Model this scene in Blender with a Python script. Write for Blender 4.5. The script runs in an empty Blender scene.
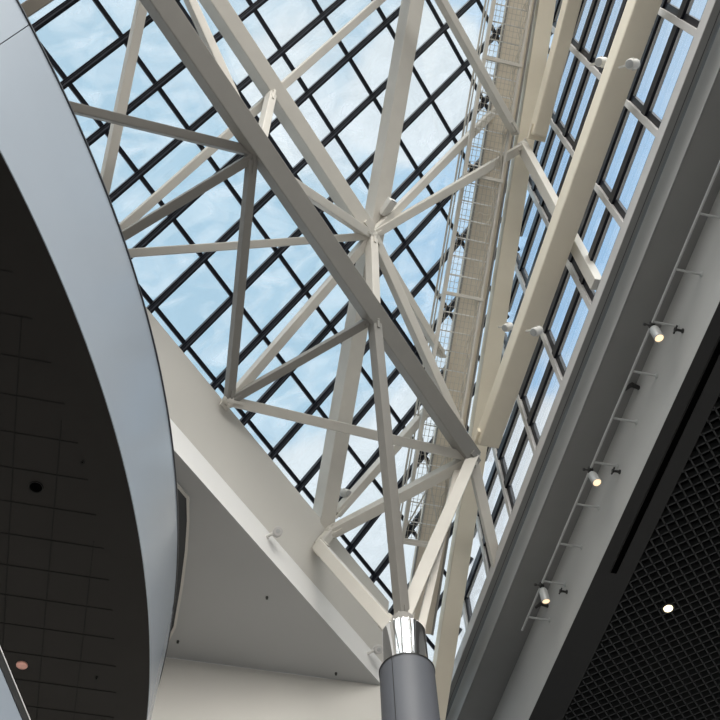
import bpy, bmesh, math
import numpy as np

# ------------------------------------------------------------------ calibration
F_PX = 952.96
PITCH, ROLL = 1.0501940, -0.0423482
AZ_B, AZ_C, SLOPE = 0.5179444, -0.2584241, 0.7741006
EYE = 1.6                                   # camera height above the floor; coordinates below are relative to it

def vec(*a): return np.array(a, float)
def unit(v): return v / np.linalg.norm(v)
Z = vec(0, 0, 1)
_c, _s = math.cos(PITCH), math.sin(PITCH)
_R, _U = vec(1, 0, 0), vec(0, -_s, _c)
FWD = vec(0, _c, _s)
RIGHT = _R * math.cos(ROLL) + _U * math.sin(ROLL)
UP = _U * math.cos(ROLL) - _R * math.sin(ROLL)
B = vec(math.sin(AZ_B), math.cos(AZ_B), 0)          # along the foot of the sloping glass
BP = vec(B[1], -B[0], 0)
C = vec(math.sin(AZ_C), math.cos(AZ_C), 0)          # along the vertical glass on the right
CP = vec(C[1], -C[0], 0)
A = BP * math.cos(SLOPE) + Z * math.sin(SLOPE)      # up the sloping glass
NL = unit(np.cross(A, B)); NL = NL if NL[2] > 0 else -NL
O = vec(-2.34224343, 13.75818746, 19.52501405)      # a point of the sloping glass
SA, SB = 1.415443 * 1.2, 1.415443 * 0.713053 * 1.2  # pane size up the slope / along it
I0, J0 = -0.0452, 9.9591
QR = 7.77                                           # distance of the right glass

def ray(u, v): return unit(FWD + RIGHT * (u - 360) / F_PX - UP * (v - 360) / F_PX)
def onL(u, v, off=0.0):
    d = ray(u, v); return d * (O @ NL - off) / (d @ NL)
def onz(u, v, z):
    d = ray(u, v); return d * z / d[2]
def onq(u, v, q):
    d = ray(u, v); return d * q / (d @ CP)
def scq(s, q, z): return C * s + CP * q + Z * z      # right-hand building axes
def bcq(t, q, z): return B * t + BP * q + Z * z      # left-hand building axes

# ------------------------------------------------------------------ materials
def mat(name, col, rough=0.5, metal=0.0, noise=0.0, nscale=3.0, emit=None, estr=0.0, spec=0.5, bump=0.0):
    m = bpy.data.materials.new(name); m.use_nodes = True
    nt = m.node_tree; b = nt.nodes['Principled BSDF']
    b.inputs['Base Color'].default_value = (*col, 1)
    b.inputs['Roughness'].default_value = rough
    b.inputs['Metallic'].default_value = metal
    b.inputs['Specular IOR Level'].default_value = spec
    if noise or bump:
        tc = nt.nodes.new('ShaderNodeTexCoord'); n = nt.nodes.new('ShaderNodeTexNoise')
        n.inputs['Scale'].default_value = nscale; n.inputs['Detail'].default_value = 5
        nt.links.new(tc.outputs['Object'], n.inputs['Vector'])
        if noise:
            r = nt.nodes.new('ShaderNodeMix'); r.data_type = 'RGBA'
            r.inputs[6].default_value = (*[c * (1 - noise) for c in col], 1)
            r.inputs[7].default_value = (*[min(1, c * (1 + noise)) for c in col], 1)
            nt.links.new(n.outputs['Fac'], r.inputs[0]); nt.links.new(r.outputs[2], b.inputs['Base Color'])
        if bump:
            bn = nt.nodes.new('ShaderNodeBump'); bn.inputs['Strength'].default_value = bump
            nt.links.new(n.outputs['Fac'], bn.inputs['Height']); nt.links.new(bn.outputs['Normal'], b.inputs['Normal'])
    if emit:
        b.inputs['Emission Color'].default_value = (*emit, 1); b.inputs['Emission Strength'].default_value = estr
    return m

def glass(name, tint, refl_streaks, refl):
    m = bpy.data.materials.new(name); m.use_nodes = True
    nt = m.node_tree; nt.nodes.clear()
    out = nt.nodes.new('ShaderNodeOutputMaterial')
    tr = nt.nodes.new('ShaderNodeBsdfTransparent'); tr.inputs[0].default_value = (*tint, 1)
    gl = nt.nodes.new('ShaderNodeBsdfGlossy'); gl.inputs['Roughness'].default_value = 0.015
    tl = nt.nodes.new('ShaderNodeBsdfTranslucent'); tl.inputs[0].default_value = (0.93, 0.96, 1, 1)
    ge = nt.nodes.new('ShaderNodeNewGeometry')
    dp = nt.nodes.new('ShaderNodeVectorMath'); dp.operation = 'DOT_PRODUCT'
    nt.links.new(ge.outputs['Incoming'], dp.inputs[0]); nt.links.new(ge.outputs['Normal'], dp.inputs[1])
    def mth(op, a, b=0.0):
        n_ = nt.nodes.new('ShaderNodeMath'); n_.operation = op
        for i_, x_ in enumerate((a, b)):
            if hasattr(x_, 'links'): nt.links.new(x_, n_.inputs[i_])
            else: n_.inputs[i_].default_value = x_
        return n_.outputs[0]
    sch = mth('POWER', mth('SUBTRACT', 1.0, mth('ABSOLUTE', dp.outputs['Value'])), 5.0)     # Schlick reflectance of one glass face
    mu = nt.nodes.new('ShaderNodeMath'); mu.operation = 'MULTIPLY'; mu.inputs[1].default_value = refl
    nt.links.new(mth('ADD', mth('MULTIPLY', sch, 0.6), 0.04), mu.inputs[0])
    m1 = nt.nodes.new('ShaderNodeMixShader'); nt.links.new(mu.outputs[0], m1.inputs[0])
    nt.links.new(tr.outputs[0], m1.inputs[1]); nt.links.new(gl.outputs[0], m1.inputs[2])
    tc = nt.nodes.new('ShaderNodeTexCoord')
    mp = nt.nodes.new('ShaderNodeMapping'); mp.inputs['Scale'].default_value = (0.5, 1.6, 1.1)
    mp.inputs['Rotation'].default_value = (0.3, 0.5, 0.7)
    nt.links.new(tc.outputs['Object'], mp.inputs[0])
    n = nt.nodes.new('ShaderNodeTexNoise'); n.inputs['Scale'].default_value = 0.9; n.inputs['Detail'].default_value = 7
    n.inputs['Distortion'].default_value = 1.2
    nt.links.new(mp.outputs[0], n.inputs['Vector'])
    rp = nt.nodes.new('ShaderNodeMapRange'); rp.inputs[1].default_value = 0.42; rp.inputs[2].default_value = 0.68
    rp.inputs[3].default_value = refl_streaks * 0.25; rp.inputs[4].default_value = refl_streaks  # pale noise streaks standing in for reflections on the panes
    nt.links.new(n.outputs['Fac'], rp.inputs[0])
    m2 = nt.nodes.new('ShaderNodeMixShader'); nt.links.new(rp.outputs[0], m2.inputs[0])
    nt.links.new(m1.outputs[0], m2.inputs[1]); nt.links.new(tl.outputs[0], m2.inputs[2])
    nt.links.new(m2.outputs[0], out.inputs[0])
    return m

M = dict(
    steel=mat('warm white steel paint', (0.60, 0.575, 0.525), 0.45, noise=0.06, nscale=2.5),
    cream=mat('steel paint in warm light', (0.83, 0.76, 0.625), 0.5, noise=0.06, nscale=1.5),  # same steel paint, warmer and brighter light put into its colour
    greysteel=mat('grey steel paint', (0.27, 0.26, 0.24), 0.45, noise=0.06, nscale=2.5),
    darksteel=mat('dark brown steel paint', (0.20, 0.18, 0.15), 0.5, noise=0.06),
    bar=mat('black glazing bar', (0.007, 0.008, 0.014), 0.35, noise=0.2, spec=0.25),
    rib=mat('glazing bar rib', (0.05, 0.055, 0.07), 0.35),
    channel=mat('grey glazing channel', (0.5, 0.49, 0.48), 0.4, noise=0.05),
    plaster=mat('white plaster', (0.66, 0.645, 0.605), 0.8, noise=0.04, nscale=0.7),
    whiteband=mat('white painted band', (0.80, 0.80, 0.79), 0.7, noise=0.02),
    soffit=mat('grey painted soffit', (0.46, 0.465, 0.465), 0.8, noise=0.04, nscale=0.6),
    bulk_lit=mat('lit bulkhead grey', (0.40, 0.405, 0.40), 0.6, noise=0.05, nscale=1.2),  # bulkhead grey lightened, light on the upright faces put into the colour
    bulk=mat('grey painted bulkhead', (0.21, 0.212, 0.21), 0.65, noise=0.07, nscale=1.2),
    black=mat('black painted soffit', (0.02, 0.02, 0.02), 0.6, noise=0.1),
    tile=mat('black ceiling tile', (0.017, 0.0155, 0.0145), 0.6, noise=0.15, nscale=1.0, spec=0.2),
    joint=mat('ceiling joint', (0.004, 0.004, 0.004), 0.9),
    blade=mat('black cell ceiling blade', (0.033, 0.035, 0.036), 0.5, noise=0.1),
    void=mat('black ceiling void', (0.002, 0.002, 0.002), 1.0, spec=0.0),
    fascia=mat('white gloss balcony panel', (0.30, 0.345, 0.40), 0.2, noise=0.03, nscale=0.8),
    cap=mat('dark metal cap', (0.07, 0.07, 0.075), 0.35, 0.6),
    column=mat('dark grey column cladding', (0.095, 0.102, 0.118), 0.5, 0.0, noise=0.05),
    chrome=mat('polished chrome', (0.85, 0.85, 0.86), 0.06, 1.0),
    alu=mat('grey aluminium', (0.42, 0.43, 0.43), 0.4, 0.3),
    lamp_body=mat('white lamp body', (0.68, 0.67, 0.64), 0.4),
    dark=mat('dark metal', (0.03, 0.03, 0.03), 0.4, 0.3),
    lens=mat('warm lamp lens', (1, 0.9, 0.75), 0.3, emit=(1, 0.72, 0.42), estr=1.15),
    lamp=mat('bright downlight', (1, 0.95, 0.8), 0.3, emit=(1, 0.86, 0.52), estr=2.6),
    pink=mat('coppery reflector', (0.75, 0.42, 0.36), 0.35, 0.4, noise=0.3, nscale=14),
    mesh=mat('galvanised wire mesh', (0.5, 0.47, 0.41), 0.5, noise=0.08),
    plank=mat('beige ridge beam paint', (0.70, 0.63, 0.52), 0.6, noise=0.08, nscale=4),
    floor=mat('pale stone floor', (0.17, 0.168, 0.165), 0.4, noise=0.08, nscale=0.4),
    glassL=glass('sloping glazing', (0.90, 0.955, 0.985), 0.27, 2.0),
    glassR=glass('right glazing', (0.93, 0.97, 1.0), 0.08, 1.0),
)

# ------------------------------------------------------------------ object helpers
COL = bpy.context.scene.collection
def W(p): return vec(p[0], p[1], p[2] + EYE)

def link(name, bm, m, parent=None, origin=None, smooth=False):
    """one mesh object; verts are given in scene coordinates relative to the eye height"""
    bmesh.ops.recalc_face_normals(bm, faces=bm.faces)
    me = bpy.data.meshes.new(name)
    pts = [v.co.copy() for v in bm.verts]
    if origin is None:
        mn = np.min([list(p) for p in pts], axis=0); mx = np.max([list(p) for p in pts], axis=0)
        origin = vec((mn[0] + mx[0]) / 2, (mn[1] + mx[1]) / 2, mn[2])
    for v in bm.verts:
        v.co = (v.co.x - origin[0], v.co.y - origin[1], v.co.z - origin[2])
    if smooth:
        for f in bm.faces: f.smooth = True
        for e in bm.edges:
            if len(e.link_faces) == 2 and e.calc_face_angle(0) > 0.7: e.smooth = False
    bm.to_mesh(me); bm.free()
    me.materials.append(m)
    o = bpy.data.objects.new(name, me); COL.objects.link(o)
    if parent is not None:
        o.parent = parent
        po = parent['_o']; o.location = (origin[0] - po[0], origin[1] - po[1], origin[2] - po[2])
    else:
        o.location = W(origin)
    o['_o'] = [float(x) for x in origin]
    return o

def tag(o, label=None, cat=None, group=None, kind=None):
    if label: o['label'] = label
    if cat: o['category'] = cat
    if group: o['group'] = group
    if kind: o['kind'] = kind
    return o

def empty(name, p):
    o = bpy.data.objects.new(name, None); o.empty_display_size = 0.2; COL.objects.link(o)
    o.location = W(p); o['_o'] = [float(x) for x in p]
    return o

def frame_of(p0, p1, nref):
    t = unit(p1 - p0); v = nref - (nref @ t) * t
    v = unit(v); u = np.cross(t, v)
    return t, u, v

def add_hull(bm, pts8, bevel=0.0, seg=2):
    """box from 8 corners: 4 of the near end, 4 of the far end in the same order"""
    vs = [bm.verts.new(tuple(p)) for p in pts8]
    fs = [(0, 1, 2, 3), (4, 7, 6, 5), (0, 4, 5, 1), (1, 5, 6, 2), (2, 6, 7, 3), (3, 7, 4, 0)]
    faces = [bm.faces.new([vs[i] for i in f]) for f in fs]
    if bevel:
        es = set(e for f in faces for e in f.edges)
        bmesh.ops.bevel(bm, geom=list(es), offset=bevel, segments=seg, affect='EDGES', profile=0.6)

def add_beam(bm, p0, p1, w, h, nref, bevel=0.0):
    t, u, v = frame_of(p0, p1, nref)
    c = [(-1, -1), (1, -1), (1, 1), (-1, 1)]
    add_hull(bm, [p0 + u * a * w / 2 + v * b * h / 2 for a, b in c] + [p1 + u * a * w / 2 + v * b * h / 2 for a, b in c], bevel)

def add_tube(bm, pts, r, n=10, caps=True):
    pts = [vec(*p) for p in pts]; rings = []
    rr = r if hasattr(r, '__len__') else [r] * len(pts)
    ref = Z
    for i, p in enumerate(pts):
        t = unit(pts[min(i + 1, len(pts) - 1)] - pts[max(i - 1, 0)])
        if abs(t @ ref) > 0.95: ref = vec(1, 0, 0) if abs(t[0]) < 0.9 else vec(0, 1, 0)
        u = unit(np.cross(t, ref)); v = np.cross(t, u)
        rings.append([bm.verts.new(tuple(p + rr[i] * (u * math.cos(2 * math.pi * k / n) + v * math.sin(2 * math.pi * k / n)))) for k in range(n)])
    for a, b in zip(rings, rings[1:]):
        for k in range(n): bm.faces.new((a[k], a[(k + 1) % n], b[(k + 1) % n], b[k]))
    if caps: bm.faces.new(rings[0]); bm.faces.new(rings[-1][::-1])

def add_lathe(bm, base, prof, n=64, axis=None, closed=True):
    ax = Z if axis is None else unit(axis)
    u = unit(np.cross(ax, vec(0.3, 0.9, 0.11))); v = np.cross(ax, u); rings = []
    for r, h in prof:
        rings.append([bm.verts.new(tuple(base + ax * h + r * (u * math.cos(2 * math.pi * k / n) + v * math.sin(2 * math.pi * k / n)))) for k in range(n)])
    for a, b in zip(rings, rings[1:]):
        for k in range(n): bm.faces.new((a[k], a[(k + 1) % n], b[(k + 1) % n], b[k]))
    if closed: bm.faces.new(rings[0]); bm.faces.new(rings[-1][::-1])

def extrude_profile(bm, prof, f, t0, t1):
    """closed prism: prof = [(q, z)...], f(t, q, z) -> point"""
    a = [bm.verts.new(tuple(f(t0, q, z))) for q, z in prof]; b = [bm.verts.new(tuple(f(t1, q, z))) for q, z in prof]
    n = len(prof)
    for k in range(n): bm.faces.new((a[k], a[(k + 1) % n], b[(k + 1) % n], b[k]))
    bm.faces.new(a); bm.faces.new(b[::-1])

def new(): return bmesh.new()

# ------------------------------------------------------------------ floor and unseen lower walls
bm = new()
add_hull(bm, [vec(x, y, z) for z in (-EYE - 0.3, -EYE) for x, y in ((-34, -30), (26, -30), (26, 42), (-34, 42))])
tag(link('floor', bm, M['floor']), kind='structure')

# ------------------------------------------------------------------ sloping glazing (window_1)
apex_t = None
def ridge_w(t):                                   # how far up the slope the ridge is, along rafter at B-coordinate t
    base = O - A * 0
    p = O + B * t
    return (QR - p @ CP) / (A @ CP)
LOW = -2.1                                        # bottom of the glass, up-slope coordinate from O
bm = new()
T0, T1 = -22.0, None
t_end = None
# where ridge meets the low edge
pa = O + A * LOW
t_end = (QR - pa @ CP) / (B @ CP)
TOP = 16.5
t_top = (QR - (O + A * TOP) @ CP) / (B @ CP)
poly = [(T0, LOW), (t_end, LOW), (t_top, TOP), (T0, TOP)]
lo = [bm.verts.new(tuple(O + B * t + A * a)) for t, a in poly]
hi = [bm.verts.new(tuple(O + B * t + A * a + NL * 0.03)) for t, a in poly]
bm.faces.new(lo); bm.faces.new(hi[::-1])
for k in range(4): bm.faces.new((lo[k], lo[(k + 1) % 4], hi[(k + 1) % 4], hi[k]))
win = tag(link('window_1', bm, M['glassL']), 'large sloping glass roof divided into panes by black bars', kind='structure')
bar_n = -NL
for j in range(-8, 26):
    t = (j - J0) * SB
    top = min(ridge_w(t), TOP)
    if top < LOW + 0.3 or t < T0: continue
    p0, p1 = O + B * t + A * LOW, O + B * t + A * top
    bm = new(); add_beam(bm, p0 + bar_n * 0.06, p1 + bar_n * 0.06, 0.165, 0.12, NL, 0.012)
    add_beam(bm, p0 + bar_n * 0.135, p1 + bar_n * 0.135, 0.09, 0.05, NL, 0.01)
    r = link('rafter', bm, M['bar'], win)
    bm = new(); add_beam(bm, p0 + bar_n * 0.162, p1 + bar_n * 0.162, 0.03, 0.02, NL)
    link('rib', bm, M['rib'], r)
for i in range(-1, 10):
    a = (i - I0) * SA
    t1 = (QR - (O + A * a) @ CP) / (B @ CP)
    p0, p1 = O + B * T0 + A * a, O + B * t1 + A * a
    bm = new(); add_beam(bm, p0 + bar_n * 0.055, p1 + bar_n * 0.035, 0.105, 0.07, NL, 0.012)
    link('purlin', bm, M['bar'], win)

# ------------------------------------------------------------------ vertical glazing on the right (window_2)
APEX = O + A * 0 + B * ((QR - O @ CP) / (B @ CP))
s_ap = APEX @ C; z_ap = APEX[2]
drop = (A[2] / (A @ CP)) * 0  # placeholder, ridge height computed from the sloping plane
def ridge_z(s):
    p = C * s + CP * QR
    return ((O - p) @ NL) / NL[2]
SMIN = -7.0; ZB = 18.7
s_low = None
ss = np.linspace(SMIN, 24, 400)
s_low = [s for s in ss if ridge_z(s) > ZB][-1]
bm = new()
pl = [(SMIN, ZB), (s_low, ZB), (SMIN, ridge_z(SMIN))]
lo = [bm.verts.new(tuple(scq(s, QR + 0.02, z))) for s, z in pl]; hi = [bm.verts.new(tuple(scq(s, QR + 0.05, z))) for s, z in pl]
bm.faces.new(lo); bm.faces.new(hi[::-1])
for k in range(3): bm.faces.new((lo[k], lo[(k + 1) % 3], hi[(k + 1) % 3], hi[k]))
win2 = tag(link('window_2', bm, M['glassR']), 'steep glass wall with long black bars beside the dark bulkhead', kind='structure')
for k in range(13):
    z = 20.48 + 1.29 * k - 1.29
    sm = [s for s in ss if ridge_z(s) > z + 0.02]
    if not sm: continue
    bm = new(); add_beam(bm, scq(SMIN, QR - 0.05, z), scq(sm[-1], QR - 0.05, z), 0.28, 0.14, CP, 0.012)
    r = link('rail_bar', bm, M['bar'], win2)
    bm = new(); add_beam(bm, scq(SMIN, QR - 0.03, z - 0.15), scq(sm[-1], QR - 0.03, z - 0.15), 0.05, 0.05, CP)
    link('rail_rib', bm, M['channel'], r)
for k in range(-4, 9):
    s = 1.97 + 2.05 * k
    zt = ridge_z(s)
    if zt < ZB + 0.3 or s < SMIN: continue
    bm = new(); add_beam(bm, scq(s, QR - 0.02, ZB + 0.42), scq(s, QR - 0.02, zt), 0.16, 0.1, CP, 0.01)
    r = link('upright_bar', bm, M['bar'], win2)
    bm = new(); add_beam(bm, scq(s + 0.13, QR - 0.11, ZB + 0.4), scq(s + 0.13, QR - 0.11, zt - 0.3), 0.15, 0.08, CP, 0.015)
    link('channel', bm, M['channel'], r)

# ------------------------------------------------------------------ right bulkhead (stepped) and soffits
S0, S1 = -9.0, 26.0
bm = new()   # sill strip + first soffit + rounded lip
lip = []
for k in range(11):
    a = math.pi / 2 * k / 10
    lip.append((7.86 + 0.16 * math.sin(a), 18.80 - 0.34 * (1 - math.cos(a))))
prof = [(7.60, 19.10), (7.60, 18.80), (7.86, 18.80), (8.03, 18.80), (8.03, 18.46), (9.35, 18.46), (9.35, 19.10)]
extrude_profile(bm, prof, scq, S0, S1)
tag(link('trim_1', bm, M['bulk']), 'grey ledge with rounded lip under the steep glass', kind='structure')
bm = new(); extrude_profile(bm, [(7.585, 19.14), (7.585, 18.79), (7.60, 18.79), (7.60, 19.10), (7.9, 19.10), (7.9, 19.14)], scq, S0, S1)
tag(link('trim_2', bm, M['channel']), 'pale sill strip at the foot of the steep glass', kind='structure')
bm = new(); extrude_profile(bm, lip + [(8.04, 18.46), (8.04, 18.81), (7.86, 18.81)], scq, S0, S1)  # ledge lip as its own piece, lit tone in its colour
tag(link('trim_7', bm, M['bulk_lit']), 'rounded grey moulding along the ledge, coloured as lit', kind='structure')
bm = new()   # thin shadow gap line of the first soffit
extrude_profile(bm, [(7.74, 18.80), (7.752, 18.80), (7.752, 18.794), (7.74, 18.794)], scq, S0, S1)
tag(link('trim_3', bm, M['dark']), 'thin dark joint running along the grey ledge', kind='structure')
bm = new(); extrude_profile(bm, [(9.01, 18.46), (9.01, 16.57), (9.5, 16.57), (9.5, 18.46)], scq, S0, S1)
tag(link('wall_right', bm, M['bulk_lit']), 'grey wall strip carrying the lighting rail', kind='structure')
bm = new(); extrude_profile(bm, [(9.012, 16.572), (9.012, 16.56), (9.87, 16.56), (9.87, 16.9), (9.5, 16.9), (9.5, 16.572)], scq, S0, S1)
tag(link('trim_4', bm, M['black']), 'black soffit band along the cell ceiling', kind='structure')
# cell ceiling
PIT = 0.232
bm = new()
def clip_cell(t0, q0, t1, q1):
    """part of the segment lying at CP-distance > 9.87 and within the built ceiling"""
    p0, p1 = bcq(t0, q0, 0), bcq(t1, q1, 0)
    ts = np.linspace(0, 1, 800); P = p0[None] + (p1 - p0)[None] * ts[:, None]
    ok = (P @ CP > 9.87) & (P @ CP < 17.5) & (P @ C > -1.5) & (P @ C < 24)
    if ok.sum() < 3: return None
    i = np.where(ok)[0]; return P[i[0]], P[i[-1]]
for k in range(-40, 130):
    seg = clip_cell(-10, k * PIT, 40, k * PIT)
    if seg is not None: add_beam(bm, seg[0] + Z * 16.64, seg[1] + Z * 16.64, 0.035, 0.16, Z)
    seg = clip_cell(k * PIT, -10, k * PIT, 30)
    if seg is not None: add_beam(bm, seg[0] + Z * 16.64, seg[1] + Z * 16.64, 0.035, 0.16, Z)
ceil = tag(link('ceiling', bm, M['blade']), 'black open cell ceiling at the lower right', kind='structure')
bm = new(); extrude_profile(bm, [(9.87, 16.9), (18.0, 16.9), (18.0, 17.1), (9.87, 17.1)], scq, S0, S1)
link('void_panel', bm, M['void'], ceil)

# slot diffuser
bm = new()
e0 = onz(613, 573, 16.555); e1 = onz(722, 345, 16.555); qm = ((onz(657, 480, 16.55) @ CP))
def slot(q0, q1, z0, z1, s0, s1, bm): extrude_profile(bm, [(q0, z0), (q1, z0), (q1, z1), (q0, z1)], scq, s0, s1)
sA, sB = -1.0, e0 @ C
slot(qm - 0.075, qm + 0.075, 16.548, 16.58, sA, sB, bm)
sd = tag(link('slot_diffuser', bm, M['void']), 'long black slot diffuser let into the black soffit band', 'air vent')
for dq in (-0.08, 0.075):
    bm = new(); slot(qm + dq, qm + dq + 0.008, 16.54, 16.56, sA, sB, bm)
    link('slot_edge', bm, M['black'], sd)

# ceiling downlight in the cell ceiling
p = onz(668, 608, 16.55)
bm = new(); add_lathe(bm, p, [(0.15, 0.0), (0.165, -0.02), (0.12, -0.025), (0.105, 0.03), (0.105, 0.2), (0.15, 0.2)], 32, closed=False)
dl = tag(link('downlight', bm, M['dark'], smooth=True), 'lit round downlight in the black cell ceiling', 'ceiling light')
bm = new(); add_lathe(bm, p, [(0.001, -0.03), (0.105, -0.03), (0.105, 0.03), (0.001, 0.03)], 32, closed=False)
link('lamp', bm, M['lamp'], dl, smooth=True)

# ------------------------------------------------------------------ lighting rail with spotlights
ARM_S = [6.38 + 1.237 * k for k in range(-5, 9)]
QROD, ZROD = 8.43, 17.70
bm = new()
add_tube(bm, [scq(ARM_S[0] - 0.8, QROD, ZROD), scq(16.75, QROD, ZROD)], 0.028, 12)
rail = tag(link('lighting_rail', bm, M['alu'], smooth=True), 'thin grey lighting rail held off the grey wall strip by short arms', 'lighting rail')
for s in ARM_S:
    bm = new(); add_tube(bm, [scq(s, QROD, ZROD), scq(s, 9.01, ZROD)], 0.026, 10)
    a = link('arm', bm, M['alu'], rail, smooth=True)
    bm = new(); add_lathe(bm, scq(s, 9.012, ZROD), [(0.06, 0), (0.06, 0.025), (0.03, 0.04)], 16, axis=-CP)
    link('wall_plate', bm, M['alu'], a, smooth=True)
def spotlight(u, v, u1, v1, label):
    m = onq(u, v, QROD); s = m @ C
    base = scq(s, QROD, ZROD - 0.03)
    d = unit(onq(u1, v1, QROD + 0.12) - onq(u, v, QROD))
    d = unit(d * 0.8 - ray(u, v) * 0.55)
    root = empty('spotlight', base - Z * 0.1)
    tag(root, label, 'spotlight', 'spotlights on the grey lighting rail')
    bm = new(); add_tube(bm, [base, base - Z * 0.12], 0.02, 8); add_hull(bm, [base + C * a * 0.06 + CP * b * 0.05 + Z * c for c in (-0.03, 0.07) for a, b in ((-1, -1), (1, -1), (1, 1), (-1, 1))], 0.008)
    link('clamp', bm, M['dark'], root)
    bm = new(); add_tube(bm, [base - CP * 0.16, base + CP * 0.02], 0.018, 8); add_lathe(bm, base - CP * 0.16, [(0.03, -0.03), (0.035, 0), (0.03, 0.03)], 10, axis=CP)
    link('thumb_screw', bm, M['dark'], root)
    h = base - Z * 0.16 + C * (-0.0)
    bm = new(); add_lathe(bm, h, [(0.05, -0.05), (0.085, -0.02), (0.105, 0.04), (0.105, 0.34), (0.095, 0.35), (0.09, 0.32)], 28, axis=d, closed=False)
    add_lathe(bm, h, [(0.001, -0.055), (0.05, -0.05)], 28, axis=d, closed=False)
    b = link('lamp_body', bm, M['alu'], root, smooth=True)
    bm = new(); add_lathe(bm, h, [(0.001, 0.335), (0.09, 0.33), (0.09, 0.325), (0.001, 0.32)], 28, axis=d, closed=False)
    link('lens', bm, M['lens'], b, smooth=True)
spotlight(649, 321, 656, 333, 'uppermost of the three warm spotlights hanging from the grey rail')
spotlight(588, 464, 595, 475, 'middle one of the three warm spotlights hanging from the grey rail')
spotlight(541, 583, 545, 597, 'lowest of the three warm spotlights, near the rail end')
def knob(u, v, label, group=None, name='wall_socket'):
    p = onq(u, v, 9.01)
    bm = new(); add_lathe(bm, p, [(0.055, 0), (0.055, 0.02), (0.03, 0.03), (0.03, 0.14), (0.045, 0.15), (0.045, 0.19)], 14, axis=-CP)
    o = tag(link(name, bm, M['dark'], smooth=True), label, 'sprinkler', 'small sprinklers on the grey wall strip')
    bm = new(); add_beam(bm, p - CP * 0.17 - C * 0.1, p - CP * 0.17 + C * 0.1, 0.03, 0.03, CP)
    link('deflector', bm, M['dark'], o)
knob(683, 331, 'small dark sprinkler on the grey wall beside the uppermost spotlight', name='sprinkler')
knob(620, 472, 'small dark sprinkler on the grey wall beside the middle spotlight', name='sprinkler')
knob(567, 592, 'small dark sprinkler on the grey wall beside the lowest spotlight', name='sprinkler')
def stub(u, v, label):
    p = onq(u, v, 9.01)
    bm = new(); add_tube(bm, [p, p - CP * 0.2 - C * 0.05], [0.05, 0.06], 12)
    o = tag(link('camera', bm, M['dark'], smooth=True), label, 'camera', 'dark cameras on the grey wall strip')
    bm = new(); add_tube(bm, [p - CP * 0.2 - C * 0.05, p - CP * 0.3 + C * 0.12], [0.05, 0.035], 12)
    link('housing', bm, M['dark'], o, smooth=True)
stub(639, 388, 'small dark camera on the grey wall between upper and middle spotlights')
stub(548, 606, 'small dark camera on the grey wall just below the lowest spotlight')

# ------------------------------------------------------------------ left bulkhead (white) with grey soffit
BT0 = -14.0
def px(P): return 360 + F_PX * (P @ RIGHT) / (P @ FWD), 360 - F_PX * (P @ UP) / (P @ FWD)
BT1 = float(min(np.linspace(5, 16, 400), key=lambda t: abs(px(bcq(t, -8.545, 18.7))[0] - 436)))
MITRE = bcq(BT1, -8.545, 18.7) @ CP                 # the bulkhead is cut parallel to the steep glass
def mitred(t, q, z):
    return bcq(t if t < 0 else (MITRE - (BP * q) @ CP) / (B @ CP), q, z)
W1q, W1z = -8.545, 18.70
W2q, W2z = -9.19, 17.41
SOF = 16.62
bm = new(); extrude_profile(bm, [(W1q, W1z), (W2q, W2z), (-10.2, W2z), (-10.2, W1z)], mitred, BT0, BT1)
tag(link('wall_left', bm, M['plaster']), 'sloping off white bulkhead along the foot of the glass roof', kind='structure')
bm = new(); extrude_profile(bm, [(W2q, W2z), (W2q, SOF), (-10.2, SOF), (-10.2, W2z)], mitred, BT0, BT1)
tag(link('trim_5', bm, M['whiteband']), 'bright white band under the sloping bulkhead', kind='structure')
# far wall below the soffit, its top edge seen at the bottom of the picture
g0, g1 = onz(165, 657, SOF), onz(378, 685, SOF)
gd = unit(g1 - g0); gn = vec(gd[1], -gd[0], 0); gn = gn if gn @ g0 < 0 else -gn       # towards the camera
k_apex = 0
# grey soffit: prism in plan
e_t = BT1
fa = bcq(BT0, W2q - 0.01, 0); fb = bcq(BT1, W2q - 0.01, 0)
# intersection of far wall and band line
def isect(p, d, q, e):
    mt = np.array([[d[0], -e[0]], [d[1], -e[1]]]); r = np.linalg.solve(mt, (q - p)[:2]); return p + d * r[0]
ix = isect(g0, gd, bcq(0, W2q, 0), B)
far_l = g0 - gd * 26
pl = [bcq(BT0, W2q - 0.005, 0), vec(ix[0], ix[1], 0), vec(far_l[0], far_l[1], 0), vec(far_l[0], far_l[1] - 40, 0)]
bm = new()
lo = [bm.verts.new((p[0], p[1], SOF - 0.004)) for p in pl]; hi = [bm.verts.new((p[0], p[1], SOF + 0.25)) for p in pl]
bm.faces.new(lo); bm.faces.new(hi[::-1])
for k in range(4): bm.faces.new((lo[k], lo[(k + 1) % 4], hi[(k + 1) % 4], hi[k]))
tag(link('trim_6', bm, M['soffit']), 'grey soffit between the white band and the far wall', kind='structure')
bm = new()
a, b_ = g0 - gd * 26, ix + gd * 1.0
add_hull(bm, [vec(p[0], p[1], z) for z in (-EYE, SOF - 0.006) for p in (a, b_, b_ - gn * 0.4, a - gn * 0.4)])
tag(link('wall_back', bm, M['plaster']), 'off white far wall at the bottom beside the dark column', kind='structure')

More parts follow.
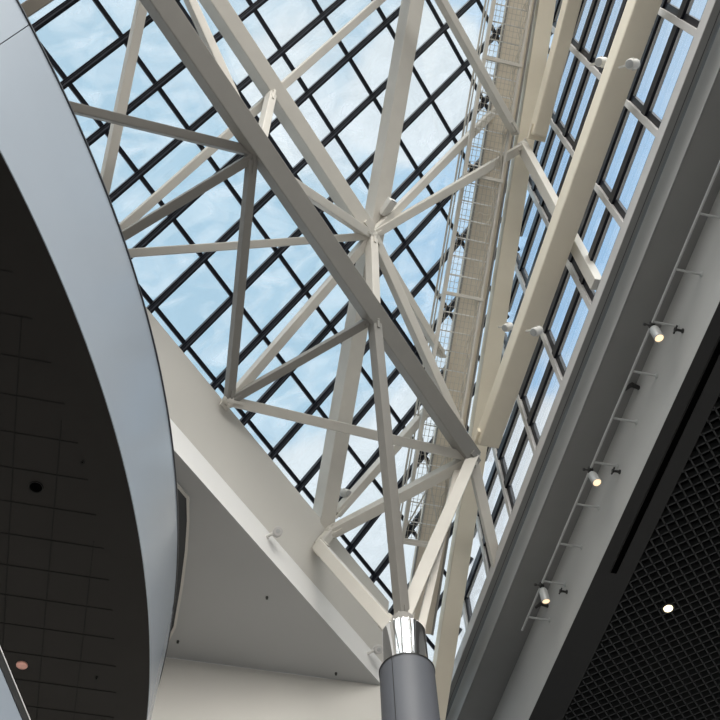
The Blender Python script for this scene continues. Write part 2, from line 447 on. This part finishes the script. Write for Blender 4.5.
# flat panel on the grey soffit, a curved recess's shade as its colour
rc = [onz(*p, SOF - 0.02) for p in [(176, 483), (188, 497), (188.5, 520), (186.5, 550), (182, 585), (175, 626), (168, 640), (160, 600), (160, 500)]]
root = empty('ceiling_recess', rc[4])
tag(root, 'narrow curved recess with painted shade in the grey soffit beside the curved balcony', 'recess')
bm = new()
lo = [bm.verts.new(tuple(p)) for p in rc]; hi = [bm.verts.new((p[0], p[1], SOF - 0.004)) for p in rc]
bm.faces.new(lo); bm.faces.new(hi[::-1])
for k in range(len(rc)): bm.faces.new((lo[k], lo[(k + 1) % len(rc)], hi[(k + 1) % len(rc)], hi[k]))
link('recess_shade', bm, mat('recess', (0.06, 0.065, 0.07), 0.7), root)
bm = new()
for p, q in zip(rc, rc[1:] + rc[:1]): add_beam(bm, p - Z * 0.02, q - Z * 0.02, 0.06, 0.05, Z)
link('recess_edge', bm, M['plaster'], root)

# little fittings on the white band
def band_light(u, v, label):
    d = ray(u, v); p = d * (-9.15) / (d @ BP)
    root = empty('flood_camera', p); tag(root, label, 'camera', 'cameras on the white band')
    bm = new(); add_tube(bm, [p - BP * 0.1, p + BP * 0.22], 0.035, 10); link('bracket', bm, M['lamp_body'], root, smooth=True)
    bm = new(); add_lathe(bm, p + BP * 0.25 + B * 0.02, [(0.06, -0.14), (0.11, -0.13), (0.11, 0.11), (0.10, 0.13), (0.05, 0.13)], 24, axis=unit(BP * 0.5 - Z * 0.6 - B * 0.5))
    h = link('housing', bm, M['channel'], root, smooth=True)
    bm = new(); add_lathe(bm, p + BP * 0.25 + B * 0.02, [(0.03, 0.12), (0.05, 0.135), (0.04, 0.145)], 20, axis=unit(BP * 0.5 - Z * 0.6 - B * 0.5))
    link('lens', bm, M['alu'], h, smooth=True)
band_light(268, 536, 'left one of two small white cameras on the bright white band')
band_light(369, 653, 'small white camera on the white band next to the dark column')
for u, v, lb in ((267, 597, 'tiny dark sprinkler in the middle of the grey soffit'), (336, 673, 'tiny dark sprinkler in the grey soffit close to the far wall edge'),
                 (178, 641, 'tiny dark sprinkler in the grey soffit beside the balcony rim')):
    p = onz(u, v, SOF)
    bm = new(); add_lathe(bm, p, [(0.035, 0.0), (0.035, -0.012), (0.015, -0.016), (0.015, -0.045), (0.03, -0.05), (0.03, -0.058)], 14)
    tag(link('sprinkler', bm, M['dark'], smooth=True), lb, 'sprinkler', 'sprinklers in the grey soffit')

# ------------------------------------------------------------------ curved balcony on the left
CX, CY, RB = -21.6614, 7.9437, 18.6036
ZL, ZT = 10.0, 12.50
def cyl(a, r, z): return vec(CX + r * math.cos(a), CY + r * math.sin(a), z)
root = empty('balcony', cyl(0, RB, ZL)); tag(root, 'white curved balcony edge with a black tiled underside', kind='structure')
NA = 160; A0, A1 = math.radians(-62), math.radians(62)
def ring_strip(prof, a0=A0, a1=A1, n=NA):
    bm = new(); rings = []
    for k in range(n + 1):
        a = a0 + (a1 - a0) * k / n
        rings.append([bm.verts.new(tuple(cyl(a, r, z))) for r, z in prof])
    m = len(prof)
    for p, q in zip(rings, rings[1:]):
        for k in range(m): bm.faces.new((p[k], p[(k + 1) % m], q[(k + 1) % m], q[k]))
    bm.faces.new(rings[0]); bm.faces.new(rings[-1][::-1])
    return bm
ja = math.atan2(onz(0, 43, 11)[1] - CY, 1); 
# panel joints: find the angle of the joint on the fascia
def on_fascia(u, v):
    d = ray(u, v); a = d[0] ** 2 + d[1] ** 2; b = -2 * (d[0] * CX + d[1] * CY); c = CX * CX + CY * CY - RB * RB
    t = (-b - math.sqrt(b * b - 4 * a * c)) / 2 / a; p = d * t
    return math.atan2(p[1] - CY, p[0] - CX)
aj = (on_fascia(26, 27) + on_fascia(2, 42)) / 2
GAP = 0.006 / RB
step = math.radians(36)
cuts = [A0, aj - step, aj, aj + step * 1.6, A1]
cuts = sorted(c for c in cuts if A0 <= c <= A1)
for c0, c1 in zip(cuts, cuts[1:]):
    bm = ring_strip([(RB, ZL), (RB + 0.03, ZT), (RB - 0.0, ZT), (RB - 0.012, ZL)], c0 + GAP, c1 - GAP, max(8, int(NA * (c1 - c0) / (A1 - A0))))
    link('fascia_panel', bm, M['fascia'], root, smooth=True)
bm = ring_strip([(RB - 0.04, ZT), (RB + 0.05, ZT), (RB + 0.05, ZT + 0.03), (RB - 0.04, ZT + 0.03)])
link('cap_trim', bm, M['cap'], root, smooth=True)
bm = ring_strip([(RB - 0.04, ZL + 0.03), (RB - 0.03, ZT - 0.02), (RB - 0.2, ZT - 0.02), (RB - 0.2, ZL + 0.03)])
link('backing_ring', bm, M['dark'], root, smooth=True)
bm = new()   # soffit disc
top = []; bot = []
for k in range(NA + 1):
    a = A0 + (A1 - A0) * k / NA
    bot.append(bm.verts.new(tuple(cyl(a, RB - 0.013, ZL + 0.002)))); top.append(bm.verts.new(tuple(cyl(a, RB - 0.3, ZL + 0.4))))
bm.faces.new(bot); bm.faces.new(top[::-1])
for k in range(NA): bm.faces.new((bot[k], bot[k + 1], top[k + 1], top[k]))
bm.faces.new((bot[-1], bot[0], top[0], top[-1]))
link('soffit', bm, M['tile'], root)
bm = new()   # tile joints, parallel to the building axes
def clip_disc(p0, p1, rmax):
    ts = np.linspace(0, 1, 600); P = p0[None] + (p1 - p0)[None] * ts[:, None]
    ok = (np.hypot(P[:, 0] - CX, P[:, 1] - CY) < rmax) & (P[:, 0] > -9.5)
    if ok.sum() < 3: return None
    i = np.where(ok)[0]; return P[i[0]], P[i[-1]]
qs = [onz(u, v, ZL) @ CP for u, v in ((48, 570), (52, 543), (43, 627), (57, 487))]; qa = float(np.mean(qs))
qs2 = [onz(u, v, ZL) @ CP for u, v in ((97, 523), (90, 577), (85, 610))]; qb = float(np.mean(qs2))
dq = qb - qa
sv = [onz(0, v, ZL) @ C for v in (353, 393, 432, 465, 500, 532, 563, 593, 622)]
ds = (sv[-1] - sv[0]) / 8
print('tile pitch', dq, ds, qs, qs2, sv)
for k in range(-12, 6):
    seg = clip_disc(scq(-12, qa + k * dq, ZL), scq(24, qa + k * dq, ZL), RB - 0.62)
    if seg is not None: add_beam(bm, seg[0], seg[1], 0.011, 0.010, Z)
for k in range(-18, 24):
    s = sv[4] + k * ds
    seg = clip_disc(scq(s, -12, ZL), scq(s, 3, ZL), RB - 0.5)
    if seg is not None: add_beam(bm, seg[0], seg[1], 0.011, 0.010, Z)
link('tile_joints', bm, M['joint'], root)

p = onz(22, 665, ZL)
bm = new(); add_lathe(bm, p, [(0.062, -0.002), (0.082, -0.012), (0.086, 0.0), (0.086, 0.03), (0.062, 0.03)], 32, closed=False)
o = tag(link('downlight', bm, M['pink'], smooth=True), 'unlit coppery downlight in the black tiled ceiling', 'ceiling light')
bm = new(); add_lathe(bm, p, [(0.001, 0.0), (0.05, -0.004), (0.064, -0.006), (0.064, 0.01), (0.001, 0.01)], 32, closed=False)
link('reflector', bm, M['pink'], o, smooth=True)
p = onz(36, 487, ZL)
bm = new(); add_lathe(bm, p, [(0.075, -0.004), (0.09, -0.012), (0.095, 0.0), (0.095, 0.02), (0.075, 0.02)], 32, closed=False)
o = tag(link('ceiling_speaker', bm, M['joint'], smooth=True), 'round black speaker in the black tiled ceiling', 'speaker')
bm = new(); add_lathe(bm, p, [(0.001, -0.002), (0.078, -0.006), (0.078, 0.008), (0.001, 0.008)], 32, closed=False)
link('grille', bm, M['void'], o, smooth=True)
for u, v, lb in ((97, 676, 'tiny dark sprinkler in the black tiled ceiling near its bottom'), (83, 461, 'tiny dark sprinkler in the black tiled ceiling beside the speaker')):
    p = onz(u, v, ZL + 0.025)
    bm = new(); add_lathe(bm, p, [(0.026, 0.0), (0.026, -0.03), (0.011, -0.034), (0.011, -0.055), (0.02, -0.058), (0.02, -0.066)], 14)
    tag(link('sprinkler', bm, M['joint'], smooth=True), lb, 'sprinkler', 'sprinklers in the black tiled ceiling')

# lower gallery edge at the bottom left corner
z2 = 5.6
pA, pB = onz(0, 645, z2), onz(31, 720, z2)
dr = unit(pB - pA); nr = vec(dr[1], -dr[0], 0); nr = nr if nr[0] > 0 else -nr
root = empty('gallery_edge', pA - Z * 1.0); tag(root, 'pale lower gallery edge with dark trim at the bottom left corner', kind='structure')
def strip(z0, z1, off0, off1, name, m):
    bm = new(); a, b_ = pA - dr * 5, pB + dr * 7
    add_hull(bm, [vec(*(p[:2] + nr[:2] * o), z) for z in (z0, z1) for p, o in ((a, off0), (b_, off0), (b_, off1), (a, off1))], 0.004)
    return link(name, bm, m, root)
strip(z2 - 0.012, z2, 0.0, -0.10, 'top_rail', M['whiteband'])
strip(z2 - 0.10, z2 - 0.012, -0.004, -0.12, 'dark_trim', M['dark'])
strip(z2 - 1.3, z2 - 0.10, -0.01, -0.15, 'panel', M['fascia'])

# ------------------------------------------------------------------ column
HZ = 15.0
cb = onz(402, 612, HZ); col_xy = vec(cb[0], cb[1], 0)
dist = np.linalg.norm(cb)
RC = 0.5 * 54 / F_PX * dist * 0.92
RCH = 0.5 * 41 / F_PX * dist
zc = onz(405, 668, 1.0); zc = zc / np.hypot(zc[0], zc[1]) * np.hypot(cb[0], cb[1]); ZRIM = zc[2] - 0.12
ZCHT = HZ - 0.58
print('column', RC, RCH, ZRIM, dist)
root = empty('column', col_xy + Z * (-EYE)); tag(root, 'round dark grey column with a polished collar carrying the steel frame', 'column')
bm = new(); add_lathe(bm, col_xy, [(RC, -EYE), (RC, ZRIM - 0.02), (RC - 0.02, ZRIM), (RCH - 0.05, ZRIM)], 96)
link('shaft', bm, M['column'], root, smooth=True)
bm = new()
for a in (math.radians(238), math.radians(55), math.radians(150)):
    q = col_xy + vec(math.cos(a), math.sin(a), 0) * (RC + 0.001)
    add_beam(bm, q + Z * (-EYE), q + Z * ZRIM, 0.012, 0.01, vec(math.cos(a), math.sin(a), 0))
link('seam', bm, M['dark'], root)
bm = new(); add_lathe(bm, col_xy, [(RC + 0.012, ZRIM - 0.03), (RC + 0.012, ZRIM + 0.005), (RC - 0.05, ZRIM + 0.005)], 96, closed=False)
link('rim', bm, M['dark'], root, smooth=True)
bm = new(); add_lathe(bm, col_xy, [(RCH, ZRIM - 0.05), (RCH, ZCHT - 0.05), (RCH - 0.03, ZCHT - 0.03), (RCH - 0.03, ZCHT), (RCH - 0.1, ZCHT)], 96)
link('collar', bm, M['chrome'], root, smooth=True)
bm = new()
for k in range(24):
    a = 2 * math.pi * k / 24; add_lathe(bm, col_xy + vec(math.cos(a), math.sin(a), 0) * (RCH - 0.06), [(0.02, ZCHT - 0.02), (0.02, ZCHT + 0.03), (0.01, ZCHT + 0.04)], 8)
link('bolt_ring', bm, M['chrome'], root)
bm = new(); add_lathe(bm, col_xy, [(RCH - 0.1, ZCHT - 0.05), (RCH - 0.12, ZCHT + 0.02), (RCH - 0.16, ZCHT + 0.16), (0.24, ZCHT + 0.36)], 48)
link('cap_cone', bm, M['greysteel'], root, smooth=True)
HEAD = col_xy + Z * (ZCHT + 0.34)

# ------------------------------------------------------------------ steel frame
def beam(p0, p1, w, h, label, m='steel', nref=None, name='steel_brace', cat='steel brace', group=None, plates=True, bev=0.02):
    nref = NL if nref is None else nref
    bm = new(); add_beam(bm, p0, p1, w, h, nref, bev)
    o = tag(link(name, bm, M[m]), label, cat, group)
    if plates:
        t, u, v = frame_of(p0, p1, nref)
        L = np.linalg.norm(p1 - p0)
        for e, sgn in ((p0, 1), (p1, -1)):
            bm = new(); add_beam(bm, e - t * sgn * 0.12, e + t * sgn * min(0.3, L * 0.2), w * 0.3, h * 1.25, nref, 0.008)
            g = link('gusset_plate', bm, M[m], o)
    return o
def node(p, r, label, m='steel'):
    root = empty('steel_joint', p - Z * r); tag(root, label, 'steel joint')
    bm = new(); bmesh.ops.create_icosphere(bm, subdivisions=2, radius=r)
    for v in bm.verts: v.co = (v.co.x + p[0], v.co.y + p[1], v.co.z + p[2])
    link('core', bm, M[m], root, smooth=True)
    bm = new(); add_beam(bm, p - A * r * 1.25, p + A * r * 1.25, r * 1.5, 0.06, NL, 0.01); link('joint_plate', bm, M[m], root)
    return root

N1 = onL(371, 236, 1.0); N2 = onL(472, 458, 1.9); N3 = onL(523, 147, 1.35); N4 = onL(253, 152, 3.0)
P1, P2, P3 = onL(90, 256, 0.95), onL(229, 401, 0.95), onL(330, 533, 0.95)
P0 = onL(20, 95, 1.0)
def along(pa, pb, k): return pa + (pb - pa) * k
def past(pa, pb, ext): return pb + unit(pb - pa) * ext
def seg2(a, oa, b, ob, e0=0.0, e1=0.0):
    p, q = onL(*a, oa), onL(*b, ob); t = unit(q - p); return p - t * e0, q + t * e1
S = 'steel_beam'; SB_ = 'steel beam'
# the big inner chord crossing the picture
q0 = onL(157, 0, 3.0); n4b = along(q0, N2, 0.34)
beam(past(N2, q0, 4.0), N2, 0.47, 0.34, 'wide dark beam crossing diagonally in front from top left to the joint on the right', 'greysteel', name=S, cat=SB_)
def on_b1(u, v):                                     # point of that chord nearest to a pixel ray
    d = ray(u, v); t = unit(N2 - q0); n = np.cross(d, t); m = np.cross(t, n)
    return d * ((q0 @ np.cross(np.cross(d, t), t)) / (d @ np.cross(np.cross(d, t), t)))
B1a, B1b = on_b1(258, 153), on_b1(374, 318)
p, q = seg2((213, 0), 0.9, (366, 231), 0.9, 4, 0)
beam(p, q, 0.40, 0.42, 'broad pale beam running from the top edge down to the central star joint', name=S, cat=SB_)
p, q = seg2((413, 0), 0.62, (323, 521), 0.62, 4, 1.0)
beam(p, q, 0.46, 0.42, 'long straight pale beam passing behind the central star joint down to the white bulkhead', name=S, cat=SB_)
p, q = seg2((546, 0), 0.95, (439, 690), 0.95, 4, 1.8)
beam(p, q, 0.44, 0.50, 'long cream beam just right of the wire catwalk', 'cream', nref=CP, name=S, cat=SB_)
p = onq(642, 0, 7.0); N2t = N2 + CP * 0.1
beam(past(N2, p, 4.0), onq(487, 441, 7.0) , 0.62, 0.56, 'broad cream beam crossing the steep glass wall on the right', 'cream', nref=CP, name=S, cat=SB_, bev=0.06)
p, q = onq(575, -10, 7.15), onq(537, 136, 7.1)
beam(past(q, p, 3.5), q, 0.58, 0.4, 'cream beam ending in a square plate at the upper right joint', 'cream', nref=CP, name=S, cat=SB_, bev=0.05)
# braces
w = 0.21
p, q = P1, onL(143, 0, 1.2)
beam(p, past(p, q, 4), w, w, 'pale brace rising from behind the balcony to the top edge, leftmost of all')
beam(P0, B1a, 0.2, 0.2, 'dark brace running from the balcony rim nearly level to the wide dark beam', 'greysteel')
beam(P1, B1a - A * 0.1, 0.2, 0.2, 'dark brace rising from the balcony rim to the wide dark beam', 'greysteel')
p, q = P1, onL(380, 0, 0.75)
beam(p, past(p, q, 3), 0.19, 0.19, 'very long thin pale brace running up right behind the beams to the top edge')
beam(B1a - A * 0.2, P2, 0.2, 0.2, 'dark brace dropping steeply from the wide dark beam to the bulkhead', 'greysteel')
beam(onL(271, 95, 1.1), B1a + Z * 0.1, 0.2, 0.2, 'short pale brace joining the broad pale beam to the wide dark beam')
p, q = onL(190, 0, 1.6), B1a + Z * 0.1
beam(past(q, p, 3), along(p, q, 0.9), 0.2, 0.2, 'pale brace coming down beside the wide dark beam at the top')
beam(B1a + NL * 0.3, N1, 0.22, 0.22, 'pale brace hidden partly by the wide dark beam, ending left of the star joint')
beam(P1, N1, 0.19, 0.19, 'pale level brace from the balcony rim to the central star joint')
beam(P2, N1, 0.22, 0.22, 'pale brace rising from the bulkhead to the central star joint')
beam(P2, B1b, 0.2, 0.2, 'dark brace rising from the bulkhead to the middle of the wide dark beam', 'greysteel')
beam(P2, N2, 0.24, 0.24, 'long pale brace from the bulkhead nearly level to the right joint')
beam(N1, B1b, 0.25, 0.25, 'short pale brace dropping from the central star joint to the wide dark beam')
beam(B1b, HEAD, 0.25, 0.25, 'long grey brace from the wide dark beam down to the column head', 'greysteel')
beam(N1 + A * 0.05, N2, 0.24, 0.24, 'pale brace from the central star joint to the right joint')
beam(N1, onL(441, 354, 0.9), 0.2, 0.2, 'pale brace from the central star joint to the catwalk')
beam(N1, N3, 0.22, 0.22, 'pale brace from the central star joint up to the upper right joint')
beam(N1, onL(503, 102, 0.5), 0.2, 0.2, 'thin pale brace from the central star joint up behind the catwalk')
p, q = onL(441, 0, 1.6), onL(514, 131, 1.6)
beam(past(q, p, 3), q, 0.22, 0.22, 'pale brace with an open dark end coming down across the catwalk')
beam(P3, N2, 0.28, 0.28, 'pale round ended brace from the bulkhead up to the right joint')
beam(N2, HEAD, 0.36, 0.30, 'thick pale brace from the right joint down to the column head', nref=CP)
beam(N2 + NL * 0.45, HEAD + vec(0.32, 0.25, -0.25), 0.18, 0.18, 'thin pale brace behind the thick one reaching the column collar', nref=CP)
beam(N2, onq(498, 570, 7.74), 0.26, 0.26, 'pale brace from the right joint down to the dark ledge', nref=CP, plates=False)
bp = onL(319, 546, 1.15)
beam(HEAD + vec(-0.25, 0, -0.2), bp, 0.30, 0.30, 'pale brace from the column head to the white bulkhead')
beam(bp, P3 + A * 0.1, 0.22, 0.22, 'stubby pale brace linking two braces at the bulkhead edge')
beam(onL(336, 514, 0.7), onL(440, 396, 0.5), 0.22, 0.22, 'pale brace rising from the bulkhead to the lower catwalk')
beam(N3, onq(597, 285, 7.72), 0.3, 0.22, 'pale brace from the upper right joint across the cream beam to the dark ledge', nref=CP, plates=False)
p, q = onL(20, 14, 1.6), onL(62, -14, 1.6)
beam(p - unit(q - p) * 1.5, past(p, q, 4), 0.26, 0.26, 'dark brown brace in the top left corner above the balcony rim', 'darksteel')
node(N1, 0.19, 'steel star joint where many braces meet near the middle')
node(N2, 0.22, 'steel joint on the right where the cream beam and the wide dark beam meet')
node(N3, 0.18, 'steel joint at the upper right below the square ended cream beam')
node(B1a, 0.2, 'dark steel joint on the wide dark beam at the upper left', 'greysteel')
node(P2, 0.17, 'steel joint on the bulkhead edge beside the balcony')
node(P3, 0.17, 'steel joint on the bulkhead edge left of the column')

# ------------------------------------------------------------------ ridge beam and catwalk
XD = unit(C - Z * ((ridge_z(0) - ridge_z(1))))
d0, d1 = onL(508, 0, 0.5), onL(417, 550, 0.5)
bm = new()
wd = 0.80
a0, a1 = d0 - unit(d1 - d0) * 4, d1 + unit(d1 - d0) * 2.2
vv = unit(np.cross(unit(a1 - a0), CP))
cs = [(0, 0), (wd, 0), (wd, 1), (0, 1)]
add_hull(bm, [e + CP * x + vv * y * 0.3 * (1 if vv[2] > 0 else -1) for e in (a0, a1) for x, y in cs], 0.015)
rb = tag(link('ridge_beam', bm, M['plank']), 'beige ridge beam seen through the wire catwalk', 'steel beam')
sg = 1 if vv[2] > 0 else -1
for x in (0.0, wd):
    bm = new(); add_beam(bm, a0 + CP * x - vv * sg * 0.03, a1 + CP * x - vv * sg * 0.03, 0.05, 0.09, vv, 0.01); link('flange', bm, M['greysteel'], rb)

l0, l1 = onL(494, 0, 0.98), onL(402, 541, 0.98)
t = unit(l1 - l0)
r0 = onL(531, 0, 1.45)
# deck width so that its right edge falls at x = 531 on the top edge of the picture
wdk = 1.05
def px(P): return 360 + F_PX * (P @ RIGHT) / (P @ FWD), 360 - F_PX * (P @ UP) / (P @ FWD)
best = min(np.linspace(0.6, 2.0, 141), key=lambda wv: abs(px(l0 + CP * wv + t * 0)[0] + 0.185 * px(l0 + CP * wv)[1] - 531))
wdk = float(best)
print('deck width', wdk, px(l1 + CP * wdk))
up_ = unit(np.cross(CP, t)); up_ = up_ if up_[2] > 0 else -up_
c0 = l0 - t * 4.5; LEN = np.linalg.norm(l1 - c0)
root = empty('catwalk', c0 + t * LEN * 0.5); tag(root, 'long wire mesh catwalk hung under the ridge of the glass roof', 'catwalk')
def cw(x, y, z): return c0 + t * y + CP * x + up_ * z
bm = new()
n = 9
for k in range(n + 1):
    x = wdk * k / n; add_beam(bm, cw(x, 0, 0), cw(x, LEN, 0), 0.012, 0.012, up_)
y = 0.0
while y < LEN:
    add_beam(bm, cw(0, y, 0.01), cw(wdk, y, 0.01), 0.010, 0.010, up_); y += 0.17
link('mesh_deck', bm, M['mesh'], root)
y = LEN - 0.02; k = 0
while y > 0:
    bm = new(); add_beam(bm, cw(0, y, 0.03), cw(wdk, y, 0.03), 0.03, 0.03, up_, 0.004)
    link('cross_bar', bm, M['whiteband'], root); y -= 0.52
y = LEN - 0.05
while y > 0:
    bm = new(); add_beam(bm, cw(-0.05, y, -0.05), cw(wdk + 0.05, y, -0.05), 0.09, 0.08, up_, 0.01)
    fr = link('bearer', bm, M['steel'], root)
    bm = new(); add_beam(bm, cw(0.0, y, -0.03), cw(0.0, y, 0.9), 0.05, 0.05, t, 0.006)
    add_beam(bm, cw(0.0, y, 0.9), cw(-0.06, y, 0.9), 0.05, 0.05, t, 0.006); link('post', bm, M['steel'], fr)
    y -= 3.35
bm = new(); add_beam(bm, cw(0, 0, 0.0), cw(0, LEN, 0.0), 0.10, 0.17, up_, 0.01); link('stringer', bm, M['steel'], root)
bm = new(); add_beam(bm, cw(wdk, 0, 0.0), cw(wdk, LEN, 0.0), 0.06, 0.14, up_, 0.01); link('stringer', bm, M['steel'], root)
for h, r in ((0.5, 0.022), (0.9, 0.03)):
    bm = new(); add_tube(bm, [cw(-0.05, 0, h), cw(-0.05, LEN, h)], r, 10); link('handrail', bm, M['steel'], root, smooth=True)
bm = new()
add_hull(bm, [cw(x, y_, z) for y_ in (LEN - 0.02, LEN + 0.06) for x, z in ((-0.05, -0.14), (wdk + 0.05, -0.14), (wdk + 0.05, 0.05), (-0.05, 0.05))], 0.01)
link('end_plate', bm, M['steel'], root)
bm = new()
rng = np.random.RandomState(4)
for j in range(3):
    pts = []
    for k in range(90):
        y = LEN * k / 89.0
        pts.append(cw(wdk - 0.08 + 0.05 * math.sin(k * 0.9 + j * 2) + rng.uniform(-0.04, 0.04) - 0.03 * j, y, -0.03 + rng.uniform(-0.03, 0.03)))
    add_tube(bm, pts, 0.014, 6)
link('cable', bm, M['mesh'], root)
# crossed stays of the catwalk end bay
for (xa, ya, xb, yb) in ((0, LEN - 0.2, wdk, LEN - 3.0), (wdk, LEN - 0.2, 0, LEN - 3.0)):
    bm = new(); add_beam(bm, cw(xa, ya, 0.08), cw(xb, yb, 0.08), 0.035, 0.035, up_); link('stay', bm, M['steel'], root)

# ------------------------------------------------------------------ small fixtures on the frame
def fixture(p, axis, label, r=0.11, L=0.3, m='lamp_body', name='floodlight'):
    axis = unit(axis)
    root = empty(name, p); tag(root, label, 'floodlight', 'floodlights fixed to the steel frame')
    bm = new(); add_lathe(bm, p, [(r * 0.5, -L / 2), (r, -L / 2 + 0.04), (r, L / 2 - 0.02), (r * 0.85, L / 2)], 20, axis=axis); h = link('housing', bm, M[m], root, smooth=True)
    bm = new(); add_lathe(bm, p, [(r * 0.8, L / 2), (r * 0.8, L / 2 + 0.015), (r * 0.5, L / 2 + 0.02)], 20, axis=axis); link('lens', bm, M['alu'], h, smooth=True)
    u = unit(np.cross(axis, vec(0.2, 0.3, 0.9)))
    bm = new(); add_beam(bm, p - u * r * 1.2, p + u * r * 1.2, 0.05, 0.03, axis, 0.005); add_beam(bm, p, p + NL * 0.35, 0.05, 0.05, axis, 0.005); link('bracket', bm, M['steel'], root)
fixture(onq(633, 64, 6.95), -CP - Z, 'pale floodlight on the right side of the broad cream beam near the top')
fixture(onq(602, 62, 6.95), -CP - Z, 'pale floodlight on the left side of the broad cream beam near the top')
fixture(onq(537, 331, 6.95), -CP - Z, 'pale floodlight on the right side of the broad cream beam halfway down')
fixture(onq(508, 327, 6.95), -CP - Z, 'pale floodlight between the two cream beams halfway down')
fixture(onL(345, 493, 0.55), -NL, 'pale floodlight between two braces near the white bulkhead')
p = onL(388, 207, 1.0)
root = empty('floodlight', p); tag(root, 'box shaped floodlight on the long pale beam above the star joint', 'floodlight', 'floodlights fixed to the steel frame')
bm = new(); add_beam(bm, p - BP * 0.22 + B * 0.1, p + BP * 0.2 - B * 0.1, 0.22, 0.2, NL, 0.02); h = link('housing', bm, M['lamp_body'], root)
bm = new(); add_beam(bm, p - BP * 0.18 + B * 0.08 - NL * 0.105, p + BP * 0.16 - B * 0.08 - NL * 0.105, 0.17, 0.02, NL); link('lens', bm, M['alu'], h)

# ------------------------------------------------------------------ sky
world = bpy.data.worlds.new('sky'); bpy.context.scene.world = world; world.use_nodes = True
nt = world.node_tree; nt.nodes.clear()
def N(t, **k):
    n = nt.nodes.new(t)
    for a, b in k.items(): setattr(n, a, b)
    return n
L_ = nt.links.new
out = N('ShaderNodeOutputWorld'); bg = N('ShaderNodeBackground'); L_(bg.outputs[0], out.inputs[0])
tc = N('ShaderNodeTexCoord'); sp = N('ShaderNodeSeparateXYZ'); L_(tc.outputs['Generated'], sp.inputs[0])
def mrange(src, a, b, c, d, smooth=True):
    m = N('ShaderNodeMapRange'); m.interpolation_type = 'SMOOTHSTEP' if smooth else 'LINEAR'
    for i, v in enumerate((a, b, c, d)): m.inputs[i + 1].default_value = v
    L_(src, m.inputs[0]); return m.outputs[0]
def math_(op, a, b):
    m = N('ShaderNodeMath', operation=op)
    for i, x in enumerate((a, b)):
        if hasattr(x, 'links'): L_(x, m.inputs[i])
        else: m.inputs[i].default_value = x
    return m.outputs[0]
def mixc(fac, a, b):
    m = N('ShaderNodeMix', data_type='RGBA')
    L_(fac, m.inputs[0])
    for i, x in ((6, a), (7, b)):
        if hasattr(x, 'links'): L_(x, m.inputs[i])
        else: m.inputs[i].default_value = (*x, 1)
    return m.outputs[2]
def dot(v):
    d = N('ShaderNodeVectorMath', operation='DOT_PRODUCT'); d.inputs[1].default_value = tuple(unit(vec(*v))); L_(tc.outputs['Generated'], d.inputs[0]); return d.outputs['Value']
# clear sky: pale near the horizon and to the left, deeper blue to the right
side = mrange(sp.outputs[0], -0.05, 0.22, 0, 1)
blue = mixc(side, (0.50, 0.72, 0.87), (0.46, 0.70, 0.97))
nz = N('ShaderNodeTexNoise'); nz.inputs['Scale'].default_value = 4.2; nz.inputs['Detail'].default_value = 9; nz.inputs['Roughness'].default_value = 0.58
mp = N('ShaderNodeMapping'); mp.inputs['Location'].default_value = (0.35, 0.1, 0.0); L_(tc.outputs['Generated'], mp.inputs[0]); L_(mp.outputs[0], nz.inputs['Vector'])
def blob(u, v, ang):
    d = ray(u, v); return mrange(dot(d), math.cos(math.radians(ang)), 1.0, 0, 0.3)
low = mrange(sp.outputs[2], 0.66, 0.84, 0.42, 0.0)
bl = math_('ADD', blob(345, 75, 9), low)
for a in ((440, 90, 6), (425, 545, 11), (300, 560, 8), (520, 520, 9)): bl = math_('ADD', bl, blob(*a))
fac = math_('ADD', nz.outputs['Fac'], bl)
cl = mrange(fac, 0.60, 0.78, 0, 1)
sky = mixc(cl, blue, (0.96, 0.97, 0.98))
warm = mrange(dot((0.18, -0.85, 0.42)), 0.1, 0.7, 0, 1)
sky = mixc(warm, sky, (1.0, 0.965, 0.91))
# brighter part of the sky behind the camera, where the sun stands behind cloud
lobe = mrange(dot((0.18, -0.85, 0.42)), 0.45, 1.0, 0, 1)
lo_str = math_('MULTIPLY', lobe, 6.0)
st = math_('ADD', lo_str, 1.0)
grd = mrange(sp.outputs[2], -0.05, 0.03, 0, 1)
colr = mixc(grd, (0.09, 0.09, 0.09), sky)
L_(colr, bg.inputs[0])
st2 = N('ShaderNodeMix', data_type='FLOAT'); L_(grd, st2.inputs[0]); st2.inputs[2].default_value = 1.0; L_(st, st2.inputs[3]); L_(st2.outputs[0], bg.inputs[1])

# ------------------------------------------------------------------ camera and view
cam = bpy.data.cameras.new('camera'); co = bpy.data.objects.new('view_camera', cam); COL.objects.link(co)
cam.sensor_width = 36; cam.lens = F_PX / 720 * 36; cam.clip_end = 500
from mathutils import Matrix
co.matrix_world = Matrix(((RIGHT[0], UP[0], -FWD[0], 0), (RIGHT[1], UP[1], -FWD[1], 0), (RIGHT[2], UP[2], -FWD[2], EYE), (0, 0, 0, 1)))
sc = bpy.context.scene; sc.camera = co
sc.view_settings.view_transform = 'Standard'; sc.view_settings.look = 'None'
sc.view_settings.exposure = 0.0; sc.view_settings.gamma = 1.0; sc.view_settings.use_curve_mapping = False
sc.cycles.transparent_max_bounces = 16; sc.cycles.max_bounces = 8; sc.cycles.diffuse_bounces = 5
for o in bpy.data.objects:
    if '_o' in o.keys(): del o['_o']
